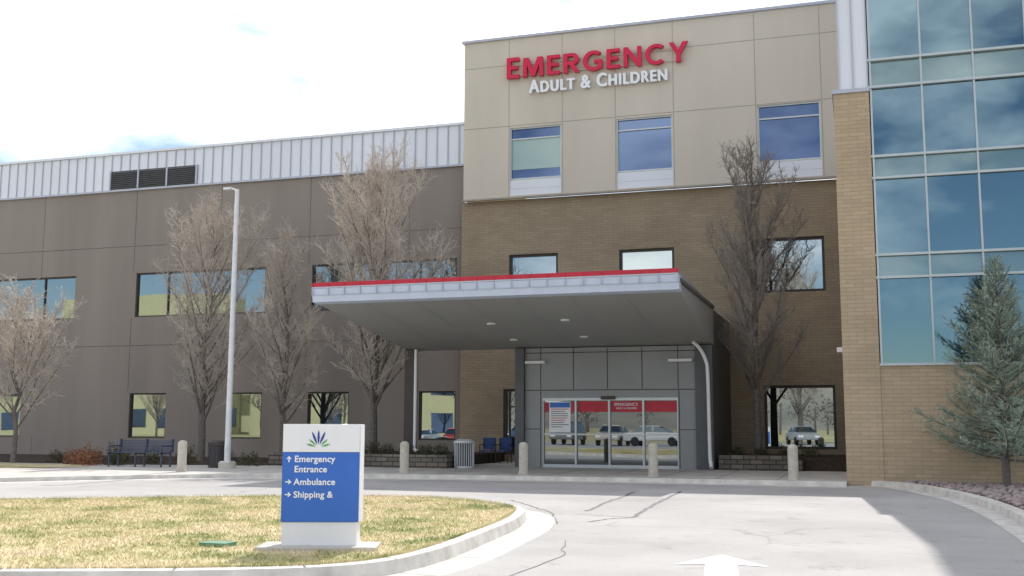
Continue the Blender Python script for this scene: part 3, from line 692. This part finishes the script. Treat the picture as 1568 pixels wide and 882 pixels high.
# ---------------------------------------------------------------- spruce
def spruce(name,x,y,z,H,W,seed):
    rn=random.Random(seed);t=B();nd=B();nt=B()
    t.tube([Vector((0,0,0)),Vector((.02,0,H*.5)),Vector((0,0,H))],[.09,.05,.008],8)
    def shoot(p,d,L,tip):
        bb=nt if tip else nd
        side=d.cross(Vector((0,0,1)));side=side.normalized() if side.length>.01 else Vector((1,0,0));upv=side.cross(d)
        n=int(L/.011)
        for i in range(n):
            u=i/n;q=p+d*L*u;a=rn.uniform(0,6.28);o=(side*math.cos(a)+upv*math.sin(a));dd=(o*.85+d*.7).normalized();l_=rn.uniform(.03,.05)*(1-.3*u)
            wv=d.cross(o).normalized()*.005;e=q+dd*l_
            k=len(bb.v);bb.v+=[tuple(q-wv),tuple(q+wv),tuple(e)];bb.f.append((k,k+1,k+2))
    nb=155
    for k in range(nb):
        s=(k/nb);zz=.6+(H-.7)*s**1.05;az=k*2.4+rn.uniform(-.35,.35);R=W/2*((1-s)**.75)*rn.uniform(.55,1.18)+.08
        el=rad(-6+50*s+rn.uniform(-10,10));d=Vector((math.cos(az)*math.cos(el),math.sin(az)*math.cos(el),math.sin(el)))
        p=Vector((0,0,zz));pts=[p.copy()];n=6
        for i in range(n):
            d=(d+Vector((rn.gauss(0,.06),rn.gauss(0,.06),.09))).normalized();p=p+d*R/n;pts.append(p.copy())
        t.tube(pts,[.02*(1-s*.6)*(1-.8*i/n)+.003 for i in range(n+1)],4)
        m_=int(6+R*14)
        for j in range(m_):
            u=.15+.85*j/m_;q=u*n;i=min(int(q),n-1);b0=pts[i].lerp(pts[i+1],q-i);dd=(pts[i+1]-pts[i]).normalized()
            sd=dd.cross(Vector((0,0,1))).normalized()*(1 if j%2 else -1)
            d2=(dd*.85+sd*rn.uniform(.35,.9)+Vector((0,0,rn.gauss(.05,.3)))).normalized();L2=(.12+.24*R*(1-.6*u))*rn.uniform(.7,1.2)
            shoot(b0,d2,L2,rn.random()<.35)
            if L2>.18:
                for _ in range(2):
                    d3=(d2+sd*rn.gauss(0,.5)+Vector((0,0,rn.gauss(0,.4)))).normalized();shoot(b0+d2*L2*rn.uniform(.3,.8),d3,L2*.55,rn.random()<.5)
        shoot(pts[2],(pts[-1]-pts[2]).normalized(),(pts[-1]-pts[2]).length,True)
    shoot(Vector((0,0,H-.35)),Vector((0,0,1)),.4,True)
    e=empty(name);t.out('trunk',M['bark'],e);nd.out('needles',M['needle'],e);nt.out('needle_tips',M['needle2'],e);e.location=(x,y,z)
spruce('spruce_tree',3.0,25.9,.1,5.1,3.7,3)
# ---------------------------------------------------------------- parked cars
def car(x,y,rz,col,suv=False):
    e=empty('parked_car');m=mat('car_paint',col,.25,.3,var=.02,spec=.6);hr=1.72 if suv else 1.45
    prof=[(-2.3,.35),(-2.32,.75),(-2.2,.95),(-1.5,1.0),(1.0,1.0),(1.9,.88),(2.25,.72),(2.3,.4)]
    n=len(prof);v=[];f=[]
    for sy,wy in ((-1,.88),(1,.88)):
        for px_,pz in prof: v.append((px_,sy*(wy if pz<.9 else wy-.06),pz))
    f.append(tuple(range(n)));f.append(tuple(reversed(range(n,2*n))))
    for i in range(n): j=(i+1)%n;f.append((i,i+n,j+n,j))
    o=mesh('body',v,f,m,e);bv=o.modifiers.new('b','BEVEL');bv.width=.07;bv.segments=3
    xb=-2.1 if suv else -1.75;xf=1.15
    bot=[(xb,-.8,.99),(xf,-.8,.99),(xf,.8,.99),(xb,.8,.99)];rb=xb+(.25 if suv else .7);top=[(rb,-.62,hr-.06),(xf-.75,-.62,hr-.06),(xf-.75,.62,hr-.06),(rb,.62,hr-.06)]
    mesh('windows',bot+top,[(0,1,5,4),(1,2,6,5),(2,3,7,6),(3,0,4,7)],M['glass'],e)
    B().box(rb-.05,xf-.7,-.64,.64,hr-.06,hr).box(-.1,.0,-.79,-.65,1.0,hr-.05).box(-.1,.0,.65,.79,1.0,hr-.05).out('roof',m,e,bevel=.03)
    b=B()
    for wx in (-1.4,1.4):
        for wy in (-.9,.68):
            k=len(b.v)
            for i in range(20):
                a=2*math.pi*i/20;b.v.append((wx+.33*math.cos(a),wy,.33+.33*math.sin(a)));b.v.append((wx+.33*math.cos(a),wy+.22,.33+.33*math.sin(a)))
            for i in range(20): j=(i+1)%20;b.f.append((k+2*i,k+2*j,k+2*j+1,k+2*i+1))
            b.f.append(tuple(k+2*i for i in range(20)));b.f.append(tuple(k+2*i+1 for i in range(20)))
    b.out('wheels',M['tyre'],e)
    B().box(2.2,2.28,-.8,-.45,.6,.74).box(2.2,2.28,.45,.8,.6,.74).out('headlights',M['lamp'],e)
    e.location=(x,y,.0);e.rotation_euler=(0,0,rz)
cols=[(.6,.6,.62),(.05,.05,.06),(.75,.75,.76),(.3,.03,.03),(.35,.37,.4),(.04,.07,.16),(.7,.7,.7),(.2,.2,.2),(.5,.45,.38),(.75,.75,.75),(.08,.08,.09),(.6,.6,.6),(.4,.4,.42)]
for i in range(13): car(-44+i*3.3,-13+(.4 if i%2 else 0),rad(90 if i%3 else 75) if i not in (4,9) else 0.1,cols[i],i%3==1)
O=empty('office_building')
B().box(-135,-50,-75,-55,0,17).box(-110,-82,-54.9,-52,0,19.5).out('walls',M['offwall'],O)
b=B()
for k in range(17):
    for z in (1,6,11):
        yy=-55.1
        if -113<-134+k*5<-82: yy=-52.1
        b.box(-134+k*5,-130.8+k*5,yy,yy+.15,z,z+2.6)
b.out('windows',M['glassb'],O);B().box(-135.5,-49.5,-75.5,-54.6,17.003,17.5).out('roof',M['rib'],O)
# ---------------------------------------------------------------- world
w=bpy.data.worlds.new('World');sc.world=w;w.use_nodes=True;nt=w.node_tree;n=nt.nodes;l=nt.links
bg=n['Background'];sky=n.new('ShaderNodeTexSky');sky.sky_type='NISHITA';sky.sun_disc=False
EL=rad(48);AZ=rad(-4)
sky.sun_elevation=EL;sky.sun_rotation=AZ;sky.altitude=1300;sky.air_density=1.1;sky.dust_density=1.2
l.new(sky.outputs[0],bg.inputs[0]);bg.inputs[1].default_value=.15
b2=n.new('ShaderNodeBackground');b2.inputs[0].default_value=(1,.99,.98,1);b2.inputs[1].default_value=2.2
tc=n.new('ShaderNodeTexCoord');mp=n.new('ShaderNodeMapping');mp.inputs['Scale'].default_value=(1,1,2.2);mp.inputs['Location'].default_value=(3.1,1.7,.4);l.new(tc.outputs['Generated'],mp.inputs[0])
no=n.new('ShaderNodeTexNoise');no.inputs['Scale'].default_value=2.3;no.inputs['Detail'].default_value=9;no.inputs['Roughness'].default_value=.55;l.new(mp.outputs[0],no.inputs['Vector'])
sp=n.new('ShaderNodeSeparateXYZ');l.new(tc.outputs['Generated'],sp.inputs[0])
mu=n.new('ShaderNodeMath');mu.operation='MULTIPLY_ADD';mu.inputs[1].default_value=.025;l.new(sp.outputs[1],mu.inputs[0]);l.new(no.outputs['Fac'],mu.inputs[2])
cr=n.new('ShaderNodeValToRGB');cr.color_ramp.elements[0].position=.45;cr.color_ramp.elements[1].position=.60;l.new(mu.outputs[0],cr.inputs[0])
mx=n.new('ShaderNodeMixShader');l.new(cr.outputs[0],mx.inputs[0]);l.new(bg.outputs[0],mx.inputs[1]);l.new(b2.outputs[0],mx.inputs[2]);l.new(mx.outputs[0],n['World Output'].inputs[0])
sd=bpy.data.lights.new('sun','SUN');sd.energy=5;sd.angle=rad(.5);sd.color=(1,.96,.9)
so=link(bpy.data.objects.new('sun',sd))
dv=Vector((math.sin(AZ)*math.cos(EL),math.cos(AZ)*math.cos(EL),math.sin(EL)))
so.rotation_euler=dv.to_track_quat('Z','Y').to_euler()
# ---------------------------------------------------------------- camera
cd=bpy.data.cameras.new('camera');co=link(bpy.data.objects.new('camera',cd));sc.camera=co
R=Matrix.Rotation(rad(17.9),3,'Z')@Matrix.Rotation(math.pi/2+math.atan(211/1640),3,'X')@Matrix.Rotation(rad(.2),3,'Z')
co.matrix_world=Matrix.Translation((0,0,1.4))@R.to_4x4()
cd.sensor_width=36;cd.lens=36*1640/1568;cd.clip_end=3000;cd.clip_start=.05
sc.view_settings.view_transform='Standard';sc.view_settings.look='None';sc.view_settings.exposure=0
